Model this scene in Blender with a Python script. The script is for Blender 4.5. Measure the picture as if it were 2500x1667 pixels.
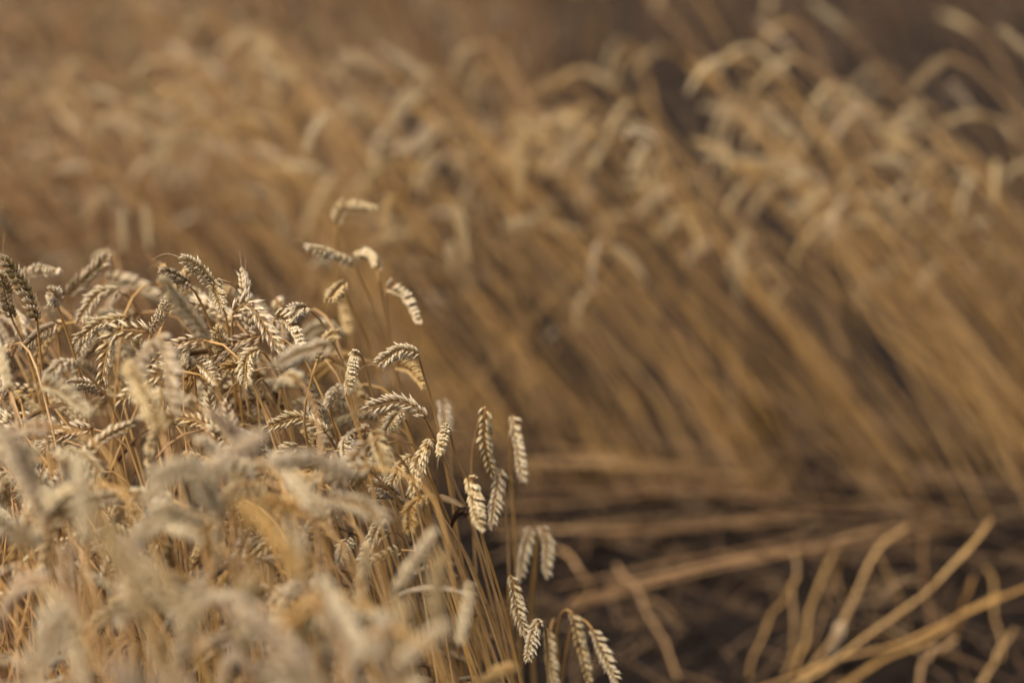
import bpy, math, random
import numpy as np
from mathutils import Matrix, Vector

for o in list(bpy.data.objects):
    bpy.data.objects.remove(o)
scene = bpy.context.scene
col = scene.collection
rnd = random.Random(11)
R = math.radians

# ------------------------------------------------------------------ camera
CAM_H, PITCH, LENS, FOCUS = 1.6, 16.2, 85.0, 2.69
cam_d = bpy.data.cameras.new('camera')
cam_d.lens = LENS
cam_d.sensor_width = 36.0
cam_d.sensor_fit = 'HORIZONTAL'
cam_d.clip_start = 0.05
cam_d.clip_end = 2000.0
cam_d.dof.use_dof = True
cam_d.dof.focus_distance = FOCUS
cam_d.dof.aperture_fstop = 1.65
cam = bpy.data.objects.new('camera', cam_d)
cam.location = (0, 0, CAM_H)
cam.rotation_euler = (R(90 - PITCH), 0, 0)
col.objects.link(cam)
scene.camera = cam

# ------------------------------------------------------------------ sky, sun, exposure
SUN_EL, SUN_AZ = 52.0, -138.0          # azimuth from +Y towards +X
world = bpy.data.worlds.new('World')
scene.world = world
world.use_nodes = True
wn = world.node_tree
wn.nodes.clear()
sky = wn.nodes.new('ShaderNodeTexSky')
sky.sky_type = 'NISHITA'
sky.sun_disc = False
sky.sun_elevation = R(SUN_EL)
sky.sun_rotation = R(SUN_AZ)
sky.air_density = 1.0
sky.dust_density = 4.0
sky.ozone_density = 0.3
bg = wn.nodes.new('ShaderNodeBackground')
bg.inputs['Strength'].default_value = 0.07
wo = wn.nodes.new('ShaderNodeOutputWorld')
wn.links.new(sky.outputs[0], bg.inputs[0])
wn.links.new(bg.outputs[0], wo.inputs[0])
sun_d = bpy.data.lights.new('sun', 'SUN')
sun_d.energy = 2.7
sun_d.angle = R(55)
sun_d.color = (1.0, 0.935, 0.83)
sun = bpy.data.objects.new('sun', sun_d)
sd = Vector((math.sin(R(SUN_AZ)) * math.cos(R(SUN_EL)), math.cos(R(SUN_AZ)) * math.cos(R(SUN_EL)), math.sin(R(SUN_EL))))
sun.rotation_euler = sd.to_track_quat('Z', 'Y').to_euler()
sun.location = (-3, 1, 6)
col.objects.link(sun)
vs = scene.view_settings
vs.view_transform = 'Standard'
vs.look = 'None'
vs.gamma = 1.0
vs.exposure = 0.80
vs.use_curve_mapping = False
scene.cycles.use_denoising = True
scene.cycles.max_bounces = 4
scene.cycles.diffuse_bounces = 3
scene.cycles.transmission_bounces = 2
scene.cycles.glossy_bounces = 1
scene.cycles.use_adaptive_sampling = True
scene.cycles.adaptive_threshold = 0.03

# ------------------------------------------------------------------ camera geometry helpers
FPX = LENS / 36.0 * 2500.0
sp, cp = math.sin(R(PITCH)), math.cos(R(PITCH))
CAMP = np.array([0, 0, CAM_H])
FW, UP, RT = np.array([0, cp, -sp]), np.array([0, sp, cp]), np.array([1.0, 0, 0])


def at(px, py, depth):
    return CAMP + FW * depth + RT * ((px - 1250) / FPX * depth) + UP * ((833.5 - py) / FPX * depth)


def at_y(px, py, Y):
    d = FW + RT * ((px - 1250) / FPX) + UP * ((833.5 - py) / FPX)
    return CAMP + d * (Y / d[1])


def at_z(px, py, z):
    d = FW + RT * ((px - 1250) / FPX) + UP * ((833.5 - py) / FPX)
    return CAMP + d * ((z - CAM_H) / d[2])


def project(P):
    v = np.asarray(P) - CAMP
    dep = v @ FW
    return 1250 + FPX * (v @ RT) / dep, 833.5 - FPX * (v @ UP) / dep, dep


# ------------------------------------------------------------------ materials
def new_mat(name):
    m = bpy.data.materials.new(name)
    m.use_nodes = True
    nt = m.node_tree
    nt.nodes.clear()
    return m, nt, nt.nodes, nt.links


def mixc(nd, lk, fac, a, b, mode='MIX'):
    n = nd.new('ShaderNodeMix')
    n.data_type = 'RGBA'
    n.blend_type = mode
    for sock, v in ((n.inputs[0], fac), (n.inputs[6], a), (n.inputs[7], b)):
        if isinstance(v, (int, float)):
            sock.default_value = v
        elif isinstance(v, tuple):
            sock.default_value = (*v, 1) if len(v) == 3 else v
        else:
            lk.new(v, sock)
    return n.outputs[2]


def ramp(nd, lk, fac, stops):
    n = nd.new('ShaderNodeValToRGB')
    el = n.color_ramp.elements
    while len(el) < len(stops):
        el.new(0.5)
    for e, (p, c) in zip(el, stops):
        e.position = p
        e.color = (*c, 1)
    lk.new(fac, n.inputs[0])
    return n.outputs[0]


def noise(nd, lk, vec, scale, detail=3.0, rough=0.6):
    n = nd.new('ShaderNodeTexNoise')
    n.inputs['Scale'].default_value = scale
    n.inputs['Detail'].default_value = detail
    n.inputs['Roughness'].default_value = rough
    if vec is not None:
        lk.new(vec, n.inputs['Vector'])
    return n.outputs['Fac']


def tint_socket(nd, mode):
    a = nd.new('ShaderNodeAttribute')
    a.attribute_type = mode
    a.attribute_name = 'tint'
    return a.outputs['Fac']


def finish(m, nd, lk, colr, rough, spec, transl, bump=None, bstr=0.3, bdist=0.0006):
    b = nd.new('ShaderNodeBsdfPrincipled')
    lk.new(colr, b.inputs['Base Color'])
    b.inputs['Roughness'].default_value = rough
    b.inputs['Specular IOR Level'].default_value = spec
    out = nd.new('ShaderNodeOutputMaterial')
    if bump is not None:
        bn = nd.new('ShaderNodeBump')
        bn.inputs['Strength'].default_value = bstr
        bn.inputs['Distance'].default_value = bdist
        lk.new(bump, bn.inputs['Height'])
        lk.new(bn.outputs[0], b.inputs['Normal'])
    if transl > 0:
        t = nd.new('ShaderNodeBsdfTranslucent')
        lk.new(colr, t.inputs[0])
        x = nd.new('ShaderNodeMixShader')
        x.inputs[0].default_value = transl
        lk.new(b.outputs[0], x.inputs[1])
        lk.new(t.outputs[0], x.inputs[2])
        lk.new(x.outputs[0], out.inputs[0])
    else:
        lk.new(b.outputs[0], out.inputs[0])
    return m


def mat_ear(mode):
    """husks: brown at the foot, straw in the middle, bleached at the point; tint 0 golden, 0.5 straw, 1 weathered grey"""
    m, nt, nd, lk = new_mat('husk_' + mode.lower())
    al = nd.new('ShaderNodeAttribute')
    al.attribute_name = 'along'
    tc = nd.new('ShaderNodeTexCoord')
    vec = tc.outputs['Object']
    c = ramp(nd, lk, al.outputs['Fac'], [(0.0, (0.34, 0.19, 0.08)), (0.25, (0.56, 0.41, 0.22)),
                                         (0.55, (0.74, 0.62, 0.42)), (1.0, (0.86, 0.785, 0.64))])
    t = tint_socket(nd, mode)
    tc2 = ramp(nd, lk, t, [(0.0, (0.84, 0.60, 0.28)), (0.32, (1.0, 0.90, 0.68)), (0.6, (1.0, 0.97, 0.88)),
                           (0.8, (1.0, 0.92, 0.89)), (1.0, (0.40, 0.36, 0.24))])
    c = mixc(nd, lk, 1.0, c, tc2, 'MULTIPLY')
    n1 = noise(nd, lk, vec, 260.0, 4.0)
    c = mixc(nd, lk, ramp(nd, lk, n1, [(0.36, (0, 0, 0)), (0.70, (0.3, 0.3, 0.3))]), c, (0.26, 0.145, 0.055))
    oi = nd.new('ShaderNodeObjectInfo')
    v = ramp(nd, lk, oi.outputs['Random'], [(0.0, (0.86, 0.84, 0.80)), (1.0, (1.06, 1.05, 1.04))])
    c = mixc(nd, lk, 1.0, c, v, 'MULTIPLY')
    mp = nd.new('ShaderNodeMapping')
    mp.inputs['Scale'].default_value = (1, 1, 0.12)
    lk.new(vec, mp.inputs[0])
    if mode == 'GEOMETRY':
        return finish(m, nd, lk, c, 0.6, 0.2, 0.0)
    n2 = noise(nd, lk, mp.outputs[0], 2600.0, 1.0)
    return finish(m, nd, lk, c, 0.65, 0.16, 0.18, n2, 0.35, 0.0003)


def mat_stem(mode, name='stem', cols=None):
    m, nt, nd, lk = new_mat(name + '_' + mode.lower())
    tc = nd.new('ShaderNodeTexCoord')
    vec = tc.outputs['Object']
    cols = cols or [(0.0, (0.50, 0.25, 0.06)), (0.35, (0.58, 0.34, 0.11)), (0.65, (0.55, 0.335, 0.15)), (1.0, (0.32, 0.16, 0.065))]
    c = ramp(nd, lk, tint_socket(nd, mode), cols)
    n1 = noise(nd, lk, vec, 22.0, 3.0)
    c = mixc(nd, lk, ramp(nd, lk, n1, [(0.4, (0, 0, 0)), (0.75, (0.55, 0.55, 0.55))]), c, (0.26, 0.135, 0.05))
    mp = nd.new('ShaderNodeMapping')
    mp.inputs['Scale'].default_value = (1, 1, 0.03)
    lk.new(vec, mp.inputs[0])
    if mode == 'GEOMETRY':
        return finish(m, nd, lk, c, 0.5, 0.25, 0.0)
    n2 = noise(nd, lk, mp.outputs[0], 1500.0, 1.0)
    c = mixc(nd, lk, ramp(nd, lk, n2, [(0.35, (0.3, 0.3, 0.3)), (0.6, (0, 0, 0))]), c, (0.36, 0.20, 0.07))
    return finish(m, nd, lk, c, 0.45, 0.35, 0.0, n2, 0.4, 0.0003)


def mat_leaf(mode):
    m, nt, nd, lk = new_mat('dry_leaf_' + mode.lower())
    tc = nd.new('ShaderNodeTexCoord')
    vec = tc.outputs['Object']
    c = ramp(nd, lk, tint_socket(nd, mode), [(0.0, (0.055, 0.028, 0.014)), (0.25, (0.20, 0.10, 0.04)), (0.6, (0.42, 0.26, 0.11)), (1.0, (0.58, 0.45, 0.30))])
    n1 = noise(nd, lk, vec, 60.0, 4.0)
    c = mixc(nd, lk, ramp(nd, lk, n1, [(0.4, (0, 0, 0)), (0.7, (0.6, 0.6, 0.6))]), c, (0.16, 0.085, 0.035))
    return finish(m, nd, lk, c, 0.6, 0.25, 0.25, n1, 0.4, 0.0006)


M_EAR, M_STEM, M_LEAF = mat_ear('OBJECT'), mat_stem('OBJECT'), mat_leaf('OBJECT')
G_EAR, G_STEM, G_LEAF = mat_ear('GEOMETRY'), mat_stem('GEOMETRY'), mat_leaf('GEOMETRY')


def mat_soil():
    m, nt, nd, lk = new_mat('soil')
    tc = nd.new('ShaderNodeTexCoord')
    vec = tc.outputs['Object']
    n1 = noise(nd, lk, vec, 2.5, 6.0)
    n2 = noise(nd, lk, vec, 45.0, 6.0, 0.7)
    c = ramp(nd, lk, n1, [(0.3, (0.024, 0.016, 0.011)), (0.7, (0.044, 0.028, 0.018))])
    c = mixc(nd, lk, ramp(nd, lk, n2, [(0.4, (0.6, 0.6, 0.6)), (0.65, (0, 0, 0))]), c, (0.020, 0.015, 0.013))
    return finish(m, nd, lk, c, 0.95, 0.1, 0.0, n2, 1.0, 0.03)


# ------------------------------------------------------------------ geometry: (verts, tris, along, material index) as arrays
def catmull(P, per=10):
    """centripetal spline through all points"""
    P = [np.asarray(p, float) for p in P]
    P = [2 * P[0] - P[1]] + P + [2 * P[-1] - P[-2]]
    out = []
    for i in range(1, len(P) - 2):
        p0, p1, p2, p3 = P[i - 1:i + 3]
        t0 = 0.0
        t1 = t0 + max(np.linalg.norm(p1 - p0), 1e-6) ** 0.5
        t2 = t1 + max(np.linalg.norm(p2 - p1), 1e-6) ** 0.5
        t3 = t2 + max(np.linalg.norm(p3 - p2), 1e-6) ** 0.5
        n = per
        for k in range(n):
            t = t1 + (t2 - t1) * k / n
            a1 = (t1 - t) / (t1 - t0) * p0 + (t - t0) / (t1 - t0) * p1
            a2 = (t2 - t) / (t2 - t1) * p1 + (t - t1) / (t2 - t1) * p2
            a3 = (t3 - t) / (t3 - t2) * p2 + (t - t2) / (t3 - t2) * p3
            b1 = (t2 - t) / (t2 - t0) * a1 + (t - t0) / (t2 - t0) * a2
            b2 = (t3 - t) / (t3 - t1) * a2 + (t - t1) / (t3 - t1) * a3
            out.append((t2 - t) / (t2 - t1) * b1 + (t - t1) / (t2 - t1) * b2)
    out.append(P[-2])
    return np.array(out)


def resample(P, n):
    d = np.r_[0, np.cumsum(np.linalg.norm(np.diff(P, axis=0), axis=1))]
    u = np.linspace(0, d[-1], n)
    return np.stack([np.interp(u, d, P[:, k]) for k in range(3)], 1), d[-1]


def tangents(P):
    t = np.gradient(P, axis=0)
    return t / np.maximum(np.linalg.norm(t, axis=1, keepdims=True), 1e-9)


def frames(P, ref):
    """tangent and parallel-transported normal along a line"""
    T = tangents(P)
    n = np.asarray(ref, float)
    N = []
    for t in T:
        n = n - t * (n @ t)
        l = np.linalg.norm(n)
        if l < 1e-4:
            n = np.cross(t, (0.3, 0.5, 0.8))
            l = np.linalg.norm(n)
        n = n / l
        N.append(n)
    return T, np.array(N)


def tube(P, r, seg=6):
    P = np.asarray(P, float)
    k = len(P)
    r = np.broadcast_to(np.asarray(r, float), (k,))
    T, N = frames(P, (0.31, 0.87, 0.2))
    B = np.cross(T, N)
    a = np.linspace(0, 2 * math.pi, seg, endpoint=False)
    V = (P[:, None] + r[:, None, None] * (np.cos(a)[None, :, None] * N[:, None] + np.sin(a)[None, :, None] * B[:, None])).reshape(-1, 3)
    F = []
    i, j = np.meshgrid(np.arange(k - 1), np.arange(seg), indexing='ij')
    a0 = i * seg + j
    b0 = i * seg + (j + 1) % seg
    F = np.concatenate([np.stack([a0, b0, b0 + seg], -1).reshape(-1, 3), np.stack([a0, b0 + seg, a0 + seg], -1).reshape(-1, 3)])
    V = np.vstack([V, P[0], P[-1]])
    c0, c1 = k * seg, k * seg + 1
    ca = np.array([[c0, (q + 1) % seg, q] for q in range(seg)] + [[c1, (k - 1) * seg + q, (k - 1) * seg + (q + 1) % seg] for q in range(seg)])
    F = np.vstack([F, ca])
    A = np.r_[np.repeat(np.linspace(0, 1, k), seg), 0, 1]
    return V, F, A


def join(parts):
    """parts: list of (V, F, A, mat, tint)"""
    Vs, Fs, As, Ms, Ts, o = [], [], [], [], [], 0
    for V, F, A, m, t in parts:
        Vs.append(V); Fs.append(F + o); As.append(A)
        Ms.append(np.full(len(F), m, np.int32)); Ts.append(np.full(len(V), t))
        o += len(V)
    return np.vstack(Vs), np.vstack(Fs), np.concatenate(As), np.concatenate(Ms), np.concatenate(Ts)


def mesh(name, V, F, A=None, mi=None, tint=None, mats=(), smooth=True):
    me = bpy.data.meshes.new(name)
    F = np.ascontiguousarray(F, np.int32)
    me.vertices.add(len(V))
    me.vertices.foreach_set('co', np.ascontiguousarray(V, np.float32).ravel())
    me.loops.add(F.size)
    me.loops.foreach_set('vertex_index', F.ravel())
    me.polygons.add(len(F))
    me.polygons.foreach_set('loop_start', np.arange(0, F.size, 3, dtype=np.int32))
    for m in mats:
        me.materials.append(m)
    if mi is not None:
        me.polygons.foreach_set('material_index', np.ascontiguousarray(mi, np.int32))
    me.polygons.foreach_set('use_smooth', np.full(len(F), smooth))
    me.update(calc_edges=True)
    for nm, arr in (('along', A), ('tint', tint)):
        if arr is not None:
            at_ = me.attributes.new(nm, 'FLOAT', 'POINT')
            at_.data.foreach_set('value', np.ascontiguousarray(arr, np.float32))
    return me


def obj(name, data, parent=None, tint=None):
    o = bpy.data.objects.new(name, data)
    col.objects.link(o)
    if parent is not None:
        o.parent = parent
    if tint is not None:
        o['tint'] = float(tint)
    return o


def tag(o, label, cat, group=None, kind=None):
    if label:
        o['label'] = label
    if cat:
        o['category'] = cat
    if group:
        o['group'] = group
    if kind:
        o['kind'] = kind
    return o


# ---- husks and spikelets (local z along the spikelet, x the fan, y outward)
def husk(L, w, th, seg=6, rings=3, curl=0.0, awn=0.0):
    zs = {3: (0.16, 0.42, 0.74), 2: (0.25, 0.62), 4: (0.1, 0.3, 0.56, 0.82)}[rings]
    ws = {3: (0.72, 1.0, 0.62), 2: (0.95, 0.8), 4: (0.6, 0.98, 0.92, 0.45)}[rings]
    V = [(0, 0, 0)]
    A = [0.0]
    for z, k in zip(zs, ws):
        for q in range(seg):
            a = 2 * math.pi * q / seg
            keel = 1.25 if q == seg // 4 or (seg == 6 and q in (1, 2)) else 1.0
            V.append((0.5 * w * k * math.cos(a), 0.5 * th * k * math.sin(a) * keel - curl * L * z * z, L * z))
            A.append(z)
    V.append((0, -curl * L, L + awn))
    A.append(1.0)
    F = [(0, 1 + (q + 1) % seg, 1 + q) for q in range(seg)]
    for i in range(len(zs) - 1):
        for q in range(seg):
            a, b = 1 + i * seg + q, 1 + i * seg + (q + 1) % seg
            F += [(a, b, b + seg), (a, b + seg, a + seg)]
    l = 1 + (len(zs) - 1) * seg
    F += [(l + q, l + (q + 1) % seg, len(V) - 1) for q in range(seg)]
    return np.array(V), np.array(F), np.array(A)


def xf(V, rx=0, ry=0, rz=0, t=(0, 0, 0)):
    M = np.array(Matrix.Rotation(rz, 3, 'Z') @ Matrix.Rotation(ry, 3, 'Y') @ Matrix.Rotation(rx, 3, 'X'))
    return V @ M.T + np.array(t)


def spikelet_geo(rg, lod=2):
    """fan of husks, about 12 mm long"""
    mm = 0.001
    spec = []
    if lod >= 2:
        spec = [(-2.3, 0.2, 0.3, 8.8, 3.4, 2.4, 17, 0.6), (2.3, 0.2, 0.3, 8.8, 3.4, 2.4, -17, 0.6),
                (-1.25, 0.5, 1.8, 10.6, 3.5, 3.0, 8, 1.2), (1.25, 0.5, 1.8, 10.6, 3.5, 3.0, -8, 1.4), (0.0, 1.1, 3.4, 9.4, 3.0, 2.6, 0, 0.8)]
        seg, rings = 6, 3
    elif lod == 1:
        spec = [(-1.6, 0.2, 0.5, 10.5, 4.0, 3.0, 12, 0.8), (1.6, 0.2, 0.5, 10.5, 4.0, 3.0, -12, 0.8), (0, 0.8, 2.6, 10.0, 3.2, 3.0, 0, 0.8)]
        seg, rings = 5, 2
    else:
        V = np.array([(0, 0, 0), (-3.1, 0, 6), (0, -2, 5), (3.1, 0, 6), (0, 2.3, 6), (0, 0.5, 13)]) * mm
        F = np.array([(0, 2, 1), (0, 3, 2), (0, 4, 3), (0, 1, 4), (5, 1, 2), (5, 2, 3), (5, 3, 4), (5, 4, 1)])
        return V, F, np.array([0, .5, .3, .5, .6, 1.0])
    parts = []
    for x, y, z, L, w, th, tilt, awn in spec:
        j = lambda s: rg.uniform(-s, s)
        V, F, A = husk(L * mm * (1 + j(.08)), w * 1.18 * mm * (1 + j(.1)), th * 1.15 * mm, seg, rings, 0.02 + j(.06), awn * 2.2 * mm * (1 + j(.7)))
        V = xf(V, R(j(6)), -R(tilt + j(5)), R(j(14)), (x * mm, y * mm, z * mm))
        parts.append((V, F, A, 0, 0))
    V, F, A, _, _ = join(parts)
    return V, F, A


SPK_GEO = [spikelet_geo(random.Random(k), 2) for k in range(6)]
SPK_LOD1 = [spikelet_geo(random.Random(k), 1) for k in range(3)]
SPK_LOD0 = [spikelet_geo(random.Random(0), 0)]
SPK_MESH = [mesh('spikelet', V, F, A, mats=(M_EAR,)) for V, F, A in SPK_GEO]


def ear_frames(curve, face, n, rg, size=1.0, open_=1.0):
    """positions of the spikelets on an ear: list of 4x4 arrays"""
    P, L = resample(curve, n + 1)
    T, N = frames(P, face)
    out = []
    for i in range(n):
        u = i / (n - 1)
        p, t, b = P[i], T[i], N[i]
        s = np.cross(t, b)
        side = 1 if i % 2 == 0 else -1
        ang = R((31 - 10 * u) * open_ + rg.uniform(-10, 10))
        if i == n - 1:
            ang = R(rg.uniform(-4, 4))
        z = math.cos(ang) * t + side * math.sin(ang) * s
        y = side * math.cos(ang) * s - math.sin(ang) * t
        z = z + b * rg.uniform(-.12, .12)
        z /= np.linalg.norm(z)
        y = y - z * (y @ z)
        y /= np.linalg.norm(y)
        x = np.cross(y, z)
        k = 0.97 * size * (0.66 + 0.42 * math.sin(math.pi * min(1, 0.16 + 0.80 * u)) ** 0.8) * rg.uniform(0.84, 1.12)
        M = np.eye(4)
        M[:3, 0], M[:3, 1], M[:3, 2] = x * k, y * k, z * k
        M[:3, 3] = p + side * s * 0.0014 * size
        out.append(M)
    return out


def awn_geo(p, d, length, rg, r=0.00042):
    d = d / np.linalg.norm(d)
    bend = np.array([rg.uniform(-1, 1), rg.uniform(-1, 1), rg.uniform(-1.2, .3)]) * 0.25 * length
    P = np.array([p + d * length * u + bend * u * u for u in np.linspace(0, 1, 6)])
    return tube(P, np.linspace(r, r * 0.3, 6), 3)


def ear_geo(curve, face, rg, lod, n=20, size=1.0, tint=0.0, mat=0, awns=True):
    geos = {2: SPK_GEO, 1: SPK_LOD1, 0: SPK_LOD0}[lod]
    parts = []
    Ms = ear_frames(curve, face, n, rg, size)
    for M in Ms:
        V, F, A = rg.choice(geos)
        parts.append((V @ M[:3, :3].T + M[:3, 3], F, A, mat, tint))
    if lod >= 1:
        V, F, A = tube(resample(curve, 8)[0], 0.0011, 4)
        parts.append((V, F, A * 0.2, mat, tint))
    if awns and lod >= 2:
        for M in Ms[-4:]:
            if rg.random() < .6:
                V, F, A = awn_geo(M[:3, 3] + M[:3, 2] * .010, M[:3, 2], rg.uniform(.008, .03), rg)
                parts.append((V, F, A * 0 + .7, mat, tint))
    return parts


def leaf_geo(p, d, length, width, rg, droop=1.0, curl=1.5, n=9):
    """dry curled ribbon with a little thickness"""
    d = np.asarray(d, float) / np.linalg.norm(d)
    side = np.cross(d, (0, 0, 1.0))
    side /= max(np.linalg.norm(side), 1e-6)
    P = []
    q = np.array(p, float)
    for i in range(n):
        P.append(q.copy())
        d = d + np.array([rg.uniform(-.12, .12), rg.uniform(-.12, .12), -0.16 * droop])
        d /= np.linalg.norm(d)
        q = q + d * length / (n - 1)
    P = np.array(P)
    T, N = frames(P, np.cross(side, d))
    B = np.cross(T, N)
    V, A, F = [], [], []
    for i in range(n):
        u = i / (n - 1)
        w = 0.5 * width * (min(1, 4 * u + .35)) * (1 - u ** 2.2) + 0.0003
        a = curl * u
        c, s = math.cos(a), math.sin(a)
        b, nn = B[i] * c + N[i] * s, N[i] * c - B[i] * s
        V += [P[i] - b * w + nn * w * .45, P[i] - nn * w * .1, P[i] + b * w + nn * w * .45, P[i] - nn * (w * .1 + .0003)]
        A += [u] * 4
    for i in range(n - 1):
        for k in range(4):
            a0, b0 = i * 4 + k, i * 4 + (k + 1) % 4
            F += [(a0, b0, b0 + 4), (a0, b0 + 4, a0 + 4)]
    return np.array(V), np.array(F), np.array(A)


def stem_tube(P, rg, r0=0.0021, r1=0.00135, seg=6, nodes=True):
    k = len(P)
    r = np.linspace(r0, r1, k)
    if nodes:
        for f in (rg.uniform(.15, .25), rg.uniform(.42, .55)):
            r[int(f * k)] *= 1.35
    return tube(P, r, seg)


# ------------------------------------------------------------------ the setting: ground
def make_ground():
    n = 90
    xs = np.sign(np.linspace(-1, 1, n)) * np.abs(np.linspace(-1, 1, n)) ** 4 * 150
    ys = 4 + np.sign(np.linspace(-1, 1, n)) * np.abs(np.linspace(-1, 1, n)) ** 4 * 150
    rg = np.random.default_rng(3)
    X, Y = np.meshgrid(xs, ys)
    Z = rg.normal(0, 0.008, X.shape) + 0.012 * np.sin(X * 5.1 + Y * 2.3) * np.cos(Y * 4.3)
    Z = np.clip(Z, -0.03, 0.03) - 0.012
    V = np.stack([X, Y, Z], -1).reshape(-1, 3)
    i, j = np.meshgrid(np.arange(n - 1), np.arange(n - 1), indexing='ij')
    a = (i * n + j).ravel()
    F = np.vstack([np.stack([a, a + 1, a + n + 1], 1), np.stack([a, a + n + 1, a + n], 1)])
    o = obj('ground', mesh('ground', V, F, mats=(mat_soil(),)))
    tag(o, 'dark brown bare soil under the wheat', 'ground', kind='structure')


make_ground()

# ------------------------------------------------------------------ single stalks placed one by one
HERO_PTS = []       # image points of the ears that must stay in clear view: (x, y, depth)


def hero(label, tint, depth, ear, stem=(), L=0.086, away=-1, phi=None, sharp=True, n=None, stint=None, awn=0, leaf=None, size=1.0, seed=None, group=None):
    rg = random.Random(seed if seed is not None else hash(label) % 1000 if False else sum(map(ord, label)))
    N2, T2 = ear[0], ear[-1]
    M2 = ear[1] if len(ear) == 3 else ((N2[0] + T2[0]) / 2 + rg.uniform(-5, 5), (N2[1] + T2[1]) / 2 - 5)
    k = depth / FPX
    l1, l2 = math.dist(N2, M2) * k, math.dist(M2, T2) * k
    lp = l1 + l2
    dz = away * math.sqrt(max(0.0, L * L - lp * lp)) if lp < L else 0.0
    dm = dz * (l1 / lp)
    PN, PM, PT = at(*N2, depth), at(*M2, depth + dm * .8), at(*T2, depth + dz)
    Y0 = PN[1]
    S = []
    for q in stem:
        drift = 0.02 * (len(S) + 1)
        S.append(at_y(q[0], q[1], Y0 + drift))
    if not S:
        S = [PN + np.array([0.012, 0.02, -0.05]), PN + np.array([0.05, 0.03, -0.2])]
    last = S[-1]
    prev = S[-2] if len(S) > 1 else PN
    sl = (last[0] - prev[0]) / max(prev[2] - last[2], 0.03)
    sl = min(max(sl, 0.05), 0.5) * 0.75
    S.append(np.array([last[0] + sl * last[2] * .55, last[1] + .02, last[2] * .45]))
    S.append(np.array([last[0] + sl * last[2] * .9, last[1] + .03, -0.02]))
    path = S[::-1] + [PN, PM, PT]
    full = catmull(path, 10)
    ni = len(S) * 10
    stemP, earP = full[:ni + 1], full[ni:]
    base = stemP[0].copy()
    base[2] = 0.0
    root = obj('wheat_stalk', None)
    root.location = base
    tag(root, label, 'wheat stalk', group or 'single wheat stalks of the near stand')
    st = stint if stint is not None else rg.uniform(.1, .65)
    V, F, A = stem_tube(resample(stemP - base, 44)[0], rg)
    obj('stem', mesh('stem', V, F, A, mats=(M_STEM,)), root, st)
    # viewing side
    tm = earP[len(earP) // 2]
    vd = CAMP - tm
    t = earP[-1] - earP[0]
    t = t / np.linalg.norm(t)
    face = vd - t * (vd @ t)
    face /= np.linalg.norm(face)
    ph = R(phi if phi is not None else rg.uniform(-90, 90))
    face = face * math.cos(ph) + np.cross(t, face) * math.sin(ph)
    Lr = resample(earP, 4)[1]
    n = n or int(min(22, max(13, Lr / 0.0042)))
    if sharp:
        V, F, A = tube(resample(earP - base, 12)[0], np.linspace(.0014, .0007, 12), 5)
        e = obj('ear', mesh('ear', V, F, A * .3, mats=(M_EAR,)), root, tint)
        for M in ear_frames(earP - base, face, n, rg, size):
            s = obj('spikelet', rg.choice(SPK_MESH), e, min(1, max(0, tint + rg.uniform(-.12, .12))))
            s.matrix_basis = Matrix(M.tolist())
        Ms = ear_frames(earP - base, face, n, random.Random(1), size)
        for q in range(awn if isinstance(awn, int) else len(awn)):
            M = Ms[-1 - q]
            if isinstance(awn, int):
                V, F, A = awn_geo(M[:3, 3] + M[:3, 2] * .009, M[:3, 2], rg.uniform(.015, .04), rg)
            else:
                p0, p1 = M[:3, 3] + M[:3, 2] * .009, at(*awn[q], depth + dz) - base
                P = np.array([p0 + (p1 - p0) * u + np.array([0, 0, .006]) * math.sin(math.pi * u) for u in np.linspace(0, 1, 8)])
                V, F, A = tube(P, np.linspace(.0005, .00018, 8), 3)
            obj('awn', mesh('awn', V, F, A * 0 + .6, mats=(M_EAR,)), e, tint)
    else:
        V, F, A, _, _ = join(ear_geo(earP - base, face, rg, 2, n, size))
        obj('ear', mesh('ear', V, F, A, mats=(M_EAR,)), root, tint)
    if leaf is None and rg.random() < .35:
        leaf = rg.uniform(.1, .8)
    if leaf:
        i = int(len(stemP) * rg.uniform(.2, .38))
        V, F, A = leaf_geo(stemP[i] - base, np.array([rg.uniform(-.9, -.2), rg.uniform(-.5, .5), .6]), rg.uniform(.1, .17), rg.uniform(.005, .009), rg, 1.3, rg.uniform(1, 4))
        obj('leaf', mesh('leaf', V, F, A, mats=(M_LEAF,)), root, leaf)
    if sharp:
        for q in (N2, M2, T2, ((N2[0] + M2[0]) / 2, (N2[1] + M2[1]) / 2), ((T2[0] + M2[0]) / 2, (T2[1] + M2[1]) / 2)):
            HERO_PTS.append((q[0], q[1], depth))
    return root


# --- the group of tall stalks above the right shoulder of the stand
hero('tallest wheat stalk, its small ear curling over to the right above all others', .35, 3.12, [(821, 548), (842, 506), (914, 506)], [(824, 600), (832, 665), (846, 745)], phi=60)
hero('stalk with ear stretched level to the left under the tallest ear, one awn', .5, 2.98, [(860, 646), (812, 624), (752, 606)], [(880, 680), (904, 727), (932, 800), (950, 850)], phi=70, awn=[(712, 588)], n=18)
hero('stalk with short ear folded left, touching the tip end of the level ear', .45, 2.96, [(922, 664), (912, 628), (872, 622)], [(928, 705), (937, 752), (950, 820), (956, 855)], phi=80, away=1)
hero('stalk with stubby ear pointing down-left at the viewer below the level ear', .25, 2.88, [(842, 696), (826, 708), (802, 734)], [(851, 738), (882, 795), (914, 880)], phi=30, awn=[(796, 762), (836, 752)])
hero('stalk with pale ear hanging to the right, farthest out at shoulder height', .6, 2.96, [(944, 702), (986, 716), (1022, 782)], [(944, 740), (950, 800), (956, 850)], phi=75)
hero('dim blurred stalk with ear hanging straight down below the stubby ear', .2, 3.15, [(838, 742), (844, 772), (855, 808)], [(846, 800), (852, 850)], sharp=False)
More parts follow.
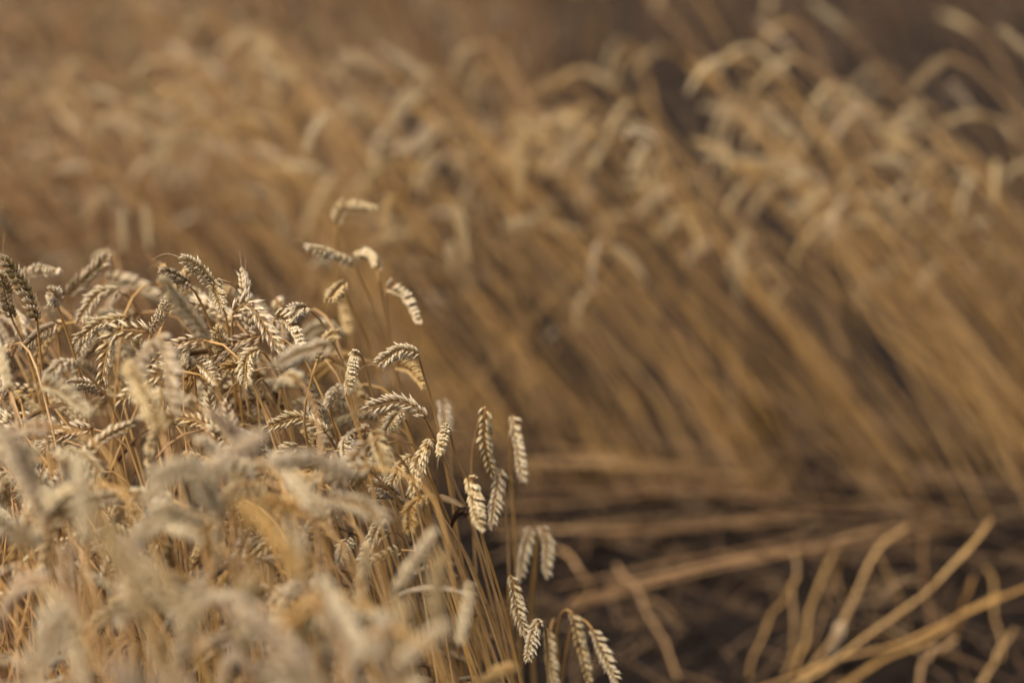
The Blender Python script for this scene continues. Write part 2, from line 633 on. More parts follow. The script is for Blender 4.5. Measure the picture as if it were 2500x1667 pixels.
# --- centre of the sharp band
hero('sharp stalk with fat arched ear of open pinkish husks, broken stem neck', .72, 2.69, [(568, 768), (604, 742), (686, 856)], [(568, 800), (571, 840), (580, 890)], phi=62, size=1.12, n=19, awn=2, L=.09)
hero('sharp stalk with fat ear hanging just right of the fat arched ear', .62, 2.71, [(672, 774), (702, 778), (740, 848)], [(668, 800), (672, 860), (690, 920)], phi=70, size=1.08, awn=1)
hero('stalk with small whitish ear seen end-on on a long diagonal neck', .62, 2.75, [(748, 756), (724, 758), (716, 775)], [(760, 760), (788, 790), (817, 848), (842, 895)], phi=20)
hero('soft greenish-pink ear lying level across the middle, in front of the sharp ears', .66, 2.38, [(806, 846), (748, 860), (672, 890)], [(820, 870), (850, 950)], phi=20, sharp=False)
hero('pale blurred arched ear behind the middle of the stand', .6, 3.15, [(838, 822), (790, 798), (736, 822)], [(846, 850), (860, 900)], phi=10, sharp=False)
hero('sharp ear hanging straight down beside the long diagonal neck', .5, 2.73, [(868, 856), (862, 892), (852, 952)], [(884, 870), (900, 930), (925, 1020)], phi=75)
hero('stalk with ear bent left into a white tip and a long awn', .58, 2.72, [(1020, 868), (976, 858), (926, 888)], [(1026, 890), (1044, 945), (1068, 1036)], phi=30, awn=[(857, 919)])
hero('golden blurred ear under the ear with the long awn', .15, 2.9, [(968, 894), (1004, 900), (1036, 938)], [(975, 930), (990, 1000)], phi=40, sharp=False)
hero('sharp stalk with level herringbone ear and two pale awns at its tip', .68, 2.69, [(1038, 1020), (984, 984), (892, 998)], [(1045, 1036), (1066, 1078), (1090, 1128), (1130, 1230), (1152, 1285)], phi=18, awn=[(866, 1000), (858, 1048)], n=19, L=.085, stint=.55)
hero('sharp stubby ear with dark brown crown leaning on the straight stem', .42, 2.70, [(1090, 1038), (1086, 1052), (1076, 1100)], [(1100, 1062), (1106, 1092), (1134, 1162), (1160, 1240)], phi=85, awn=2, size=1.05)
hero('sharp long ear hanging down-left with straw brown open husks, below the dark-crowned ear', .38, 2.68, [(1056, 1074), (1030, 1116), (1010, 1208)], [(1066, 1084), (1080, 1112), (1113, 1190), (1145, 1255)], phi=55, size=1.12, n=19, awn=1)
hero('small sharp ear hanging from the end of a level bent neck', .62, 2.69, [(860, 1062), (846, 1078), (846, 1120)], [(872, 1068), (920, 1118), (960, 1158), (1000, 1200)], phi=60)
hero('soft yellow ear hanging down between the small sharp ear and the long ear', .3, 2.5, [(918, 1056), (928, 1100), (948, 1150)], [(946, 1086), (976, 1118), (1002, 1156)], phi=25, sharp=False)
hero('slim ear hanging upright, outermost but one at the right edge, awn to the right', .5, 2.82, [(1184, 994), (1184, 1074), (1204, 1160)], [(1174, 1010), (1160, 1070), (1152, 1130)], phi=10, awn=[(1258, 1176)], away=1)
hero('whitest ear hanging upright, outermost at the right edge', .66, 2.93, [(1254, 1014), (1264, 1080), (1280, 1170)], [(1246, 1040), (1246, 1110), (1248, 1180), (1256, 1300)], phi=45, awn=[(1285, 1192)])
hero('plump golden-cream ear hanging over the leaf at the right edge of the stand', .4, 2.6, [(1148, 1164), (1160, 1220), (1176, 1286)], [(1146, 1185), (1160, 1250), (1172, 1290), (1211, 1415), (1247, 1548)], phi=50, size=1.1)
hero('pale soft ear hanging close behind the plump golden-cream ear', .68, 2.88, [(1226, 1146), (1214, 1208), (1202, 1284)], [(1232, 1170), (1236, 1240), (1240, 1330)], phi=30)
hero('golden brown ear bent over low in front of the slanting stems', .08, 2.6, [(1046, 1218), (1008, 1240), (1000, 1300)], [(1056, 1234), (1106, 1299), (1157, 1407)], phi=35)
hero('dark brown blurred ear seen end-on left of the slanting stems', .05, 2.58, [(896, 1140), (876, 1124), (856, 1118)], [(904, 1148), (943, 1188), (988, 1250)], phi=40, sharp=False)
hero('head-on ear opening like a white flower left of the herringbone ear', .66, 2.67, [(804, 992), (812, 975), (822, 948)], [(808, 1010), (826, 1078), (850, 1150)], phi=50, size=1.1)
hero('pinkish blurred ear hanging behind the herringbone ear neck', .7, 3.0, [(1084, 982), (1086, 1014), (1090, 1056)], [(1088, 1030), (1096, 1090)], sharp=False)
hero('small ear hanging under the herringbone ear', .45, 2.76, [(982, 1014), (966, 1020), (944, 1052)], [(990, 1024), (1010, 1080)], phi=40)
hero('thin grey ear lying low below the hanging long ear', .75, 2.73, [(968, 1212), (940, 1192), (906, 1182)], [(985, 1235), (1010, 1290)], phi=10)
hero('level ear with a hooked tip just above the small bent-neck ear', .42, 2.70, [(795, 1056), (730, 1022), (650, 1046)], [(810, 1075), (835, 1130), (870, 1200)], phi=20)
# --- left half of the sharp band
hero('tall olive-brown ear standing upright at the left border, awned tip', .97, 2.69, [(90, 782), (62, 712), (10, 634)], [(92, 800), (106, 923), (118, 1000)], phi=55, awn=[(12, 566), (22, 628)], n=19, size=1.1, L=.09)
hero('second olive-brown upright ear, cut by the left border', .95, 2.75, [(28, 775), (14, 728), (2, 668)], [(34, 790), (55, 832), (80, 900)], phi=40)
hero('white brush-like ear facing the viewer on a straight stem near the left border', .7, 2.66, [(139, 742), (134, 728), (122, 712)], [(142, 752), (172, 838), (198, 924), (215, 1000)], phi=45, size=1.12)
hero('slender ear rising to the right with fine awns, behind the white brush ear', .9, 2.95, [(168, 720), (206, 680), (262, 628)], [(170, 735), (173, 810), (180, 880)], phi=15, awn=2)
hero('bright white ear lying level behind the tall olive ear', .66, 2.92, [(48, 674), (92, 660), (144, 662)], [(42, 700), (60, 780)], phi=60)
hero('broad soft pale ear arching level to the right, back row of the left half', .68, 3.12, [(256, 682), (320, 686), (392, 724)], [(246, 705), (250, 780)], phi=55, sharp=False, size=1.1)
hero('soft pale ear hanging left from a long arched neck', .64, 2.88, [(292, 712), (246, 718), (192, 784)], [(306, 718), (332, 748), (360, 796), (385, 860)], phi=30)
hero('sharp cream ear drooping left in a clear arc with braided husks', .55, 2.68, [(362, 812), (284, 812), (246, 938)], [(376, 822), (390, 870), (400, 930)], phi=15, n=19, size=1.1, L=.09)
hero('sharp ear standing up to the right behind the clear arc of the braided ear', .68, 2.74, [(368, 812), (388, 776), (414, 724)], [(362, 850), (372, 930)], phi=60)
hero('dull ear arching left above the braided ear', .5, 2.78, [(304, 782), (246, 792), (180, 842)], [(318, 800), (335, 850), (350, 900)], phi=35)
hero('ear pointing up-left with a long level awn, highest of the middle left', .55, 2.74, [(516, 694), (484, 656), (444, 634)], [(526, 715), (548, 760), (560, 830)], phi=40, awn=[(372, 634)])
hero('short ear hanging from a hooked pinkish neck beside the up-left ear', .48, 2.76, [(540, 684), (528, 700), (544, 752)], [(562, 692), (606, 728), (640, 790), (660, 850)], phi=40, stint=.7)
hero('grey spiky ear pointing left with awned tip below the up-left ear', .88, 2.70, [(460, 698), (432, 680), (398, 664)], [(476, 712), (500, 760), (530, 830), (560, 900)], phi=60, awn=[(362, 658), (384, 640)])
hero('large blurred olive ear standing slanted in front of the sharp ears', .92, 2.42, [(504, 830), (446, 752), (398, 684)], [(512, 850), (530, 930)], sharp=False, size=1.1, phi=50, L=.09)
hero('large soft pinkish ear hanging down, front one of a close pair', .74, 2.38, [(388, 812), (412, 866), (430, 1002)], [(378, 840), (390, 920)], sharp=False, size=1.15, phi=60)
hero('soft pinkish ear of the close pair, hanging to the left', .74, 2.40, [(384, 838), (354, 870), (322, 940)], [(396, 860), (410, 920)], sharp=False, size=1.1, phi=60)
hero('crisp small ear with cream grains bent down from a thin yellow tip', .48, 2.69, [(634, 858), (606, 874), (597, 938)], [(645, 862), (670, 900), (690, 960)], phi=15)
hero('yellowish bristly ear standing upright between the stems', .3, 2.76, [(532, 888), (534, 845), (528, 800)], [(536, 905), (545, 980)], phi=50)
hero('short ear hanging right under the bristly upright ear', .6, 2.70, [(484, 886), (506, 900), (530, 934)], [(476, 905), (480, 980)], phi=35)
hero('dark brown ear lying level, deep between the sharp stems', .12, 2.76, [(640, 926), (592, 900), (544, 902)], [(655, 945), (680, 1010)], phi=40)
hero('soft white ear drooping left from a green-gold neck', .64, 2.58, [(190, 892), (160, 890), (112, 926)], [(214, 914), (256, 962), (290, 1020)], phi=60)
hero('sharp little ear with loose spread husks pointing left', .7, 2.69, [(256, 966), (216, 944), (168, 936)], [(270, 982), (290, 1050)], phi=60)
hero('soft cream ear hanging right below the soft white ear', .6, 2.42, [(108, 936), (150, 950), (218, 1004)], [(100, 960), (110, 1030)], sharp=False, phi=40, size=1.1)
hero('dusky ear drooping at the foot of the tall olive ear', .85, 2.8, [(135, 800), (105, 815), (60, 850)], [(142, 825), (150, 900)], phi=30)
hero('small dusky ear hanging among stems beside the white brush stem', .8, 2.86, [(232, 800), (210, 830), (196, 862)], [(240, 830), (250, 900)], phi=40)
# --- ears of the soft foreground
hero('large very soft white ear slanting up-right in the bottom left corner', .66, 1.86, [(66, 1664), (110, 1580), (160, 1478)], [(60, 1690), (60, 1800)], sharp=False, L=.09, size=1.15)
hero('very soft white ear standing up at the left border below the sharp band', .7, 2.0, [(92, 1200), (66, 1140), (28, 1066)], [(104, 1240), (130, 1340)], sharp=False, L=.09, size=1.1)
hero('soft ear arched like a bridge over a dark hollow, lower left', .6, 2.12, [(492, 1286), (410, 1248), (340, 1312)], [(500, 1330), (515, 1420)], sharp=False, L=.09, size=1.1)
hero('soft cream ear lying level above the bridge-shaped ear', .66, 2.1, [(556, 1172), (460, 1134), (372, 1158)], [(572, 1200), (600, 1290)], sharp=False, L=.09, size=1.1)
hero('soft pinkish ear rising to the right beside the level cream ear', .74, 2.04, [(506, 1146), (570, 1104), (640, 1060)], [(498, 1180), (505, 1280)], sharp=False, L=.09, size=1.1)
hero('soft pale ear slanting up-right in front of the slanting stems', .6, 2.2, [(962, 1450), (1004, 1384), (1060, 1300)], [(960, 1480), (970, 1580)], sharp=False)
hero('soft greenish-yellow ear standing bolt upright near the bottom middle', .3, 1.98, [(1066, 1540), (1066, 1460), (1070, 1362)], [(1068, 1570), (1080, 1660)], sharp=False, size=1.05)
hero('soft striped ear hanging right of the bolt upright ear', .5, 2.3, [(1148, 1424), (1140, 1480), (1126, 1560)], [(1160, 1450), (1180, 1540)], sharp=False, phi=80)
hero('large soft white ear rising to the right at the bottom edge', .66, 1.95, [(950, 1648), (1010, 1592), (1092, 1530)], [(940, 1680), (945, 1780)], sharp=False, L=.09, size=1.1)
hero('small yellow ear poking up at the bottom edge under the slanting stems', .1, 2.3, [(1180, 1672), (1208, 1644), (1244, 1630)], [(1175, 1700), (1180, 1800)], sharp=False)
hero('soft drooping ear above the white ear at the bottom edge', .6, 2.08, [(745, 1536), (850, 1512), (946, 1502)], [(738, 1570), (745, 1660)], sharp=False)
hero('broad soft pink ear lying level just below the hook-tipped ear', .72, 2.12, [(864, 1166), (770, 1122), (662, 1122)], [(880, 1190), (910, 1280)], sharp=False, size=1.15, L=.09)
hero('broad soft ear slanting down-right toward the slanting stems', .66, 2.24, [(796, 1218), (866, 1228), (938, 1270)], [(790, 1250), (800, 1330)], sharp=False, size=1.1)
hero('soft pale ear hanging straight down in the lower middle', .66, 2.0, [(722, 1276), (718, 1340), (730, 1430)], [(734, 1300), (752, 1400)], sharp=False)
hero('small crisp ear showing between soft ears in the lower middle', .6, 2.66, [(852, 1320), (840, 1340), (832, 1372)], [(862, 1335), (890, 1400)], phi=40)
# --- low ears hanging out at the bottom right edge of the stand
hero('low ear hanging beside the slanting stems, upper one of the bottom group', .5, 2.8, [(1250, 1406), (1262, 1470), (1284, 1550)], [(1240, 1415), (1242, 1480), (1250, 1580)], phi=30)
hero('left one of two pale ears hanging side by side above the low bottom group', .62, 3.02, [(1302, 1292), (1286, 1330), (1272, 1412)], [(1308, 1320), (1300, 1420), (1296, 1500)], phi=30)
hero('right one of two pale ears hanging side by side above the low bottom group', .6, 3.04, [(1322, 1284), (1336, 1320), (1336, 1404)], [(1314, 1320), (1306, 1420), (1300, 1500)], phi=30)
hero('low white ear with spread husks, second of the bottom group', .58, 2.76, [(1322, 1514), (1306, 1540), (1290, 1612)], [(1332, 1540), (1336, 1620)], phi=45, n=16)
hero('low hanging ear farthest right of the bottom group', .62, 2.9, [(1446, 1534), (1470, 1580), (1508, 1664)], [(1420, 1510), (1398, 1520), (1380, 1600), (1370, 1700)], phi=35)
hero('low golden ear hanging next to the farthest right ear', .38, 2.92, [(1396, 1494), (1416, 1560), (1440, 1666)], [(1374, 1492), (1360, 1540), (1352, 1640)], phi=35)
hero('low soft ear hanging down to the bottom edge in the bottom group', .4, 2.96, [(1344, 1536), (1346, 1600), (1356, 1680)], [(1352, 1510), (1362, 1560), (1362, 1650)], phi=35)

# the dark curled leaf on the stems at the right edge
def dark_leaf():
    Pp = [at(1098, 1292, 2.69), at(1104, 1268, 2.685), at(1118, 1248, 2.68), at(1136, 1246, 2.675), at(1138, 1262, 2.67)]
    P = catmull(Pp, 5)
    T, N = frames(P, UP)
    B = np.cross(T, N)
    V, F, A = [], [], []
    k = len(P)
    for i in range(k):
        u = i / (k - 1)
        w = .0052 * math.sin(math.pi * (0.12 + .8 * u)) ** .7
        V += [P[i] - B[i] * w * .4 + N[i] * w, P[i] - B[i] * w * .4 - N[i] * w, P[i] - B[i] * (w * .4 + .0005)]
        A += [u] * 3
    for i in range(k - 1):
        for q in range(3):
            a, b = i * 3 + q, i * 3 + (q + 1) % 3
            F += [(a, b, b + 3), (a, b + 3, a + 3)]
    return np.array(V), np.array(F), np.array(A)


stalk = hero('stalk with dark brown curled leaf clasping its stem in front of the hollow', .3, 2.70, [(1010, 1120), (985, 1135), (960, 1180)], [(1035, 1140), (1075, 1220), (1110, 1300), (1160, 1400)], phi=40, leaf=0, sharp=True)
V, F, A = dark_leaf()
lf = obj('leaf', mesh('leaf', V - np.array(stalk.location), F, A, mats=(M_LEAF,)), stalk, 0.02)
lf['label'] = 'dark brown curled dry leaf'

# ------------------------------------------------------------------ kinds of stalk for the crowd
def make_variant(rg, height, lean, nod, earbend, lod, ear_n=19, seg=6, npts=22, leaf=True, pw=1.5):
    """a stalk leaning towards local -X: geometry of stem, ear, leaf about its foot"""
    st = []
    for u in np.linspace(0, 1, 8):
        z = height * u
        st.append(np.array([-lean * u ** pw + rg.uniform(-.004, .004), rg.uniform(-.005, .005), z]))
    st[0] = np.array([0, 0, -0.02])
    # neck bends over, then the ear
    a0 = math.atan2(pw * lean, height)
    p = st[-1].copy()
    ang = a0
    L = rg.uniform(.074, .092)
    neck = rg.uniform(.05, .09) if lod == 2 else rg.uniform(.025, .06)
    pts = []
    yaw = rg.uniform(-.5, .5)
    for i in range(6):
        ang += (nod - a0) * .75 / 6
        p = p + np.array([-math.sin(ang) * math.cos(yaw), math.sin(ang) * math.sin(yaw), math.cos(ang)]) * neck / 6
        pts.append(p.copy())
    stem = catmull(st + pts, 4)
    ear = [p.copy()]
    for i in range(8):
        ang += (nod - a0) * .25 / 8 + earbend / 8
        p = p + np.array([-math.sin(ang) * math.cos(yaw), math.sin(ang) * math.sin(yaw), math.cos(ang)]) * L / 8
        ear.append(p.copy())
    ear = np.array(ear)
    sg = stem_tube(resample(stem, npts)[0], rg, seg=seg, nodes=lod > 0)
    phi = rg.uniform(0, math.pi)
    face = np.array([0, math.cos(phi), math.sin(phi)])
    eg = ear_geo(ear, face, rg, lod, ear_n, rg.uniform(.92, 1.16) if lod > 1 else rg.uniform(.78, .95))
    lg = None
    if leaf:
        i = int(len(stem) * rg.uniform(.22, .45))
        lg = leaf_geo(stem[i], np.array([rg.uniform(-1, .6), rg.uniform(-.8, .8), .6]), rg.uniform(.1, .2), rg.uniform(.005, .01), rg, rg.uniform(.8, 1.8), rg.uniform(0.5, 4))
    return dict(stem=sg, ear=eg, leaf=lg, head=ear[4], neck=ear[0], tip=ear[-1], sline=resample(stem, 6)[0])


def to_meshes(v):
    V, F, A = v['stem']
    v['m_stem'] = mesh('stem', V, F, A, mats=(M_STEM,))
    V, F, A, _, _ = join(v['ear'])
    v['m_ear'] = mesh('ear', V, F, A, mats=(M_EAR,))
    v['m_leaf'] = None
    if v['leaf'] is not None:
        V, F, A = v['leaf']
        v['m_leaf'] = mesh('leaf', V, F, A, mats=(M_LEAF,))
    return v


vr = random.Random(5)
NEAR = [to_meshes(make_variant(vr, vr.uniform(.74, .84), vr.uniform(.10, .30), R(vr.choice([18, 40, 60, 80, 100, 115, 130, 145])), R(vr.uniform(5, 45)), 2, leaf=vr.random() < .7, npts=40)) for _ in range(30)]
FAR = [to_meshes(make_variant(vr, vr.uniform(.58, .78), vr.uniform(.42, .76), R(vr.uniform(45, 160)), R(vr.uniform(5, 40)), 1, leaf=vr.random() < .45, seg=5, pw=vr.uniform(1.0, 1.15))) for _ in range(24)]
LOW = [make_variant(vr, vr.uniform(.52, .70), vr.uniform(.15, .45), R(vr.uniform(60, 140)), R(vr.uniform(5, 40)), 0, ear_n=13, seg=3, npts=7, leaf=vr.random() < .25) for _ in range(14)]
MIDLOW = [make_variant(vr, vr.uniform(.68, .82), vr.uniform(.12, .42), R(vr.uniform(70, 145)), R(vr.uniform(5, 40)), 0, ear_n=15, seg=4, npts=9, leaf=vr.random() < .3) for _ in range(14)]


def rot(a):
    c, s = math.cos(a), math.sin(a)
    return np.array([[c, -s, 0], [s, c, 0], [0, 0, 1.0]])


def place(v, base, yaw, sc, tint, label, group, name='wheat_stalk'):
    r = obj(name, None)
    r.location = base
    r.rotation_euler = (0, 0, yaw)
    r.scale = (sc, sc, sc)
    tag(r, label, 'wheat stalk', group)
    obj('stem', v['m_stem'], r, rnd.uniform(.25, .85))
    obj('ear', v['m_ear'], r, tint)
    if v['m_leaf'] is not None:
        obj('leaf', v['m_leaf'], r, rnd.uniform(.15, 1))
    return r


def crowd_mesh(name, items, label, cat):
    """what is left of a stand as one mass: items (variant, base, yaw, scale, tint)"""
    Vs, Fs, As, Ms, Ts, o = [], [], [], [], [], 0
    cache = {}
    for v, b, yaw, sc, ti in items:
        k = id(v)
        if k not in cache:
            parts = [(*v['stem'], 1, 0)] + list(v['ear'])
            if v['leaf'] is not None:
                parts.append((*v['leaf'], 2, 0))
            cache[k] = join(parts)
        V, F, A, m, _ = cache[k]
        Vs.append((V * sc) @ rot(yaw).T + b)
        Fs.append(F + o); As.append(A); Ms.append(m)
        t = np.full(len(V), ti)
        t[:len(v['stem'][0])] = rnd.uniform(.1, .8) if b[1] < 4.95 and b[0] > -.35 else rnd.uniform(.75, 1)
        Ts.append(t)
        o += len(V)
    me = mesh(name, np.vstack(Vs), np.vstack(Fs), np.concatenate(As), np.concatenate(Ms), np.concatenate(Ts), (G_EAR, G_STEM, G_LEAF))
    ob = obj(name, me)
    tag(ob, label, cat, kind='stuff')
    print(name, len(items), 'stalks', len(me.polygons), 'tris')
    return ob


def ear_tint():
    return rnd.choice([.05, .25, .4, .5, .58, .62, .66, .7, .75, .8, .95]) + rnd.uniform(-.04, .04)


# ------------------------------------------------------------------ near stand
MARKS = [(60, 710, 'the tall olive ear'), (125, 730, 'the white brush ear'), (215, 675, 'the slender rising ear'), (320, 690, 'the broad soft back-row ear'),
         (245, 745, 'the arched-neck ear'), (280, 850, 'the braided arc ear'), (420, 670, 'the grey spiky ear'), (480, 660, 'the up-left pointing ear'),
         (630, 790, 'the fat arched ear'), (705, 800, 'the second fat ear'), (450, 750, 'the slanted olive ear'), (410, 900, 'the soft pinkish pair'),
         (605, 895, 'the crisp bent ear'), (530, 845, 'the bristly upright ear'), (150, 905, 'the soft white drooping ear'), (215, 948, 'the loose-husked little ear'),
         (160, 970, 'the soft cream ear'), (745, 870, 'the level soft ear'), (860, 900, 'the straight hanging ear'), (960, 1000, 'the herringbone ear'),
         (815, 970, 'the white flower-like ear'), (720, 1030, 'the hook-tipped ear'), (850, 1090, 'the small bent-neck ear'), (1020, 1140, 'the long hanging ear'),
         (1020, 1260, 'the low golden brown ear'), (770, 1130, 'the broad pink ear'), (860, 1240, 'the broad slanting ear'), (460, 1145, 'the level cream ear'),
         (570, 1100, 'the rising pinkish ear'), (410, 1270, 'the bridge-shaped ear'), (60, 1130, 'the soft white upright ear'), (110, 1570, 'the big white corner ear'),
         (720, 1350, 'the straight-down soft ear'), (1010, 1380, 'the slanting pale ear'), (1068, 1450, 'the bolt upright ear'), (1020, 1590, 'the big white bottom-edge ear'),
         (850, 1515, 'the level lower ear'), (835, 1345, 'the small crisp lower ear')]


def tint_word(t):
    return 'golden' if t < .15 else 'yellowish' if t < .45 else 'cream' if t < .68 else 'pinkish' if t < .88 else 'olive-grey'


def pose_word(pts):
    (x0, y0, _), (x1, y1, _) = project(pts[0]), project(pts[-1])
    dx, dy = x1 - x0, y1 - y0
    if math.hypot(dx, dy) < 50:
        return 'seen end-on'
    a = math.degrees(math.atan2(-dy, dx)) % 360
    return ['pointing right', 'rising right', 'standing up', 'rising left', 'pointing left', 'drooping left', 'hanging down', 'drooping right'][int((a + 22.5) // 45) % 8]


def crowd_label(pts, tint, zone):
    x, y, d = project(pts[1])
    k = min(MARKS, key=lambda m: math.hypot(m[0] - x, m[1] - y))
    dx, dy = k[0] - x, k[1] - y
    side = ('left of' if dx > 0 else 'right of') if abs(dx) > abs(dy) else ('above' if dy > 0 else 'below')
    return '%s %s ear %s, %s %s' % (zone, tint_word(tint), pose_word(pts), side, k[2])


HP = np.array(HERO_PTS)


def blocks_hero(pts, ears=True):
    for P in pts:
        x, y, d = project(P)
        near = (HP[:, 2] > d - .01)
        rad = 23 + 50 * max(0, (FOCUS - d))
        if np.any(near & (np.hypot(HP[:, 0] - x, HP[:, 1] - y) < rad)):
            return True
    return False


def near_edge(y):
    return -0.055 - (y - 1.8) * 0.13


cand, margin = [], []
spots = []
gy = 1.42
while gy < 3.12:
    gx = -1.5
    while gx < 0.1:
        spots.append((gx + rnd.uniform(-.028, .028), gy + rnd.uniform(-.028, .028), rnd.uniform(.94, 1.06) if rnd.random() < .6 else rnd.uniform(.76, .95)))
        gx += 0.050
    gy += 0.050
for k in range(190):                             # lower tillers that fill the crop between the taller ones
    spots.append((rnd.uniform(-.75, -.02), rnd.uniform(2.35, 2.95), rnd.uniform(.78, .97)))
for k in range(130):
    spots.append((rnd.uniform(-.6, -.02), rnd.uniform(1.6, 2.4), rnd.uniform(.68, .95)))
for hx, hy, sc in spots:
    if hx > near_edge(hy):
        continue
    v = rnd.choice(NEAR)
    yaw = rnd.gauss(-.1, 1.0)
    Rm = rot(yaw)
    hd = Rm @ v['head'] * sc
    base = np.array([hx - hd[0], hy - hd[1], 0])
    pts = [base + Rm @ v[k] * sc for k in ('neck', 'head', 'tip')]
    px, py, dep = project(pts[1])
    if -50 < px < 1400 and -100 < py < 1725:
        if dep < 2.95 and blocks_hero(pts):
            continue
        lim = np.interp(py, [560, 700, 850, 1000, 1200, 1400, 1667], [420, 680, 860, 960, 1020, 1090, 1200])
        if max(project(p)[0] for p in pts) > lim:
            continue
        if min(project(p)[1] for p in pts) < 575:
            continue
        sl = [base + Rm @ s * sc for s in v['sline'][2:]]
        if dep < 2.62 and blocks_hero(sl) and rnd.random() < .7:
            continue
        cand.append((dep, v, base, yaw, sc, pts))
    else:
        margin.append((rnd.choice(MIDLOW), base, yaw, sc, ear_tint()))
cand.sort(key=lambda c: c[0])
print('near candidates', len(cand), 'margin', len(margin))
ZONES = [(2.3, 'very soft', 'stalks of the soft foreground'), (2.6, 'soft', 'stalks in front of the sharp band'),
         (2.82, 'sharp', 'stalks packed in the sharp band'), (9, 'dim rear', 'stalks of the back rows')]
for dep, v, base, yaw, sc, pts in cand[:275]:
    for lim, zone, grp in ZONES:
        if dep < lim:
            break
    t = ear_tint()
    place(v, base, yaw, sc, t, 'stalk with ' + crowd_label(pts, t, zone), grp)
for dep, v, base, yaw, sc, pts in cand[275:]:
    margin.append((rnd.choice(MIDLOW), base, yaw, sc, ear_tint()))
if margin:
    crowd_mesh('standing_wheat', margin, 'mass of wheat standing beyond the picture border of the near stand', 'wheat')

# ------------------------------------------------------------------ far stand leaning over the lane
# trampled hollows in the far stand: x, y, half width, half depth
POCKETS = [(-.2, 4.5, .11, .45), (-.56, 4.0, .10, .35), (.28, 4.75, .09, .3), (.62, 4.7, .1, .25), (.95, 4.65, .09, .3), (1.2, 4.5, .12, .3), (-1.0, 4.0, .12, .25)]
far = []
gy = 3.45
while gy < 5.0:
    gx = -2.0
    while gx < 2.6:
        tx, ty = gx + rnd.uniform(-.06, .06), gy + rnd.uniform(-.06, .06)
        gx += 0.095
        front = 4.42 - 0.15 * tx if tx > -.1 else 4.42 + (tx + .1) * 1.1
        if ty < max(front, 3.5) + rnd.gauss(0, .08):
            continue
        tyaw, tv, ts = rnd.gauss(.08, .4), rnd.sample(FAR, 6), rnd.choice([.80, .90, .96, 1.0, 1.05, 1.1])
        if any(abs(tx - q[0]) < q[2] and abs(ty - q[1]) < q[3] for q in POCKETS) and rnd.random() < .5:
            continue
        if ty > front + (.75 if tx > -.2 else .9) or rnd.random() < .06:
            continue
        for k in range(rnd.choice([1, 2, 3, 4, 6, 7])):
            base = np.array([tx + rnd.gauss(0, .04), ty + rnd.gauss(0, .04), 0])
            yaw = tyaw + (rnd.gauss(0, .34) if rnd.random() < .92 else rnd.uniform(-2.6, 2.6))
            v = rnd.choice(tv)
            sc = ts * rnd.uniform(.86, 1.08)
            hd = base + rot(yaw) @ v['head'] * sc
            px, py, dep = project(hd)
            vis = -150 < px < 2600 and project(base)[0] < 2950
            far.append((dep if vis else 99, v, base, yaw, sc))
    gy += 0.125
far.sort(key=lambda f: f[0])
print('far stalks', len(far))
FMARKS = [(0, 'above the left border ears'), (260, 'above the broad soft back-row ear'), (480, 'above the up-left pointing ear'), (700, 'above the fat arched ears'),
          (900, 'right behind the tallest near stalk'), (1130, 'above the herringbone ear'), (1380, 'above the outermost hanging ears'), (1620, 'above the level straw bundles'),
          (1880, 'on the bright ridge over the bundles'), (2150, 'over the right end of the tilted bundle'), (2420, 'at the right picture border')]
NFAR = 40
for dep, v, base, yaw, sc in far[:NFAR]:
    Rm = rot(yaw)
    pts = [base + Rm @ v[k] * sc for k in ('neck', 'head', 'tip')]
    x = project(pts[1])[0]
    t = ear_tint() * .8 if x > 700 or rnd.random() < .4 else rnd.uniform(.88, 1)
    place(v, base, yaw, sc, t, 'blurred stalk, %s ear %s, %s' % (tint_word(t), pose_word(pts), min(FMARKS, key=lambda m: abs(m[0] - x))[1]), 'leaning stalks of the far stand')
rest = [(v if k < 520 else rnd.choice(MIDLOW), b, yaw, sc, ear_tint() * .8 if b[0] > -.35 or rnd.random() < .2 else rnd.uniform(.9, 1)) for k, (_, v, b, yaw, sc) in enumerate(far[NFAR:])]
gy = 4.95
while gy < 11.0:
    step = 0.062 + (gy - 5) * .012
    gx = -2.4 - (gy - 5) * .25
    while gx < 2.6 + (gy - 5) * .25:
        b = np.array([gx + rnd.uniform(-.5, .5) * step, gy + rnd.uniform(-.5, .5) * step, 0])
        gx += step
        k = rnd.uniform(.9, 1.12)
        patch = math.sin(b[0] * 5.3 + 1.7 * math.sin(b[1] * 3.1)) * math.sin(b[1] * 4.7 + 1.3 * math.sin(b[0] * 3.7))
        if patch < rnd.uniform(-.9, .35):        # thin, patchy crop
            continue
        k *= 1 + .12 * patch
        if gy < 5.35 and b[0] > -.6 and rnd.random() < .8:
            continue
        if b[0] > .0 + (gy - 5) * .08:          # a trodden track behind the right end of the leaning stand
            if gy < 9 and rnd.random() < .6:
                continue
            k *= .55
        rest.append((rnd.choice(LOW), b, rnd.gauss(.3, .9), k, rnd.choice([.0, .5, 1.0, 1.0, 1.0, 1.0])))
    gy += step
crowd_mesh('distant_wheat', rest, 'blurred brown wheat field beyond the leaning stand', 'wheat field')

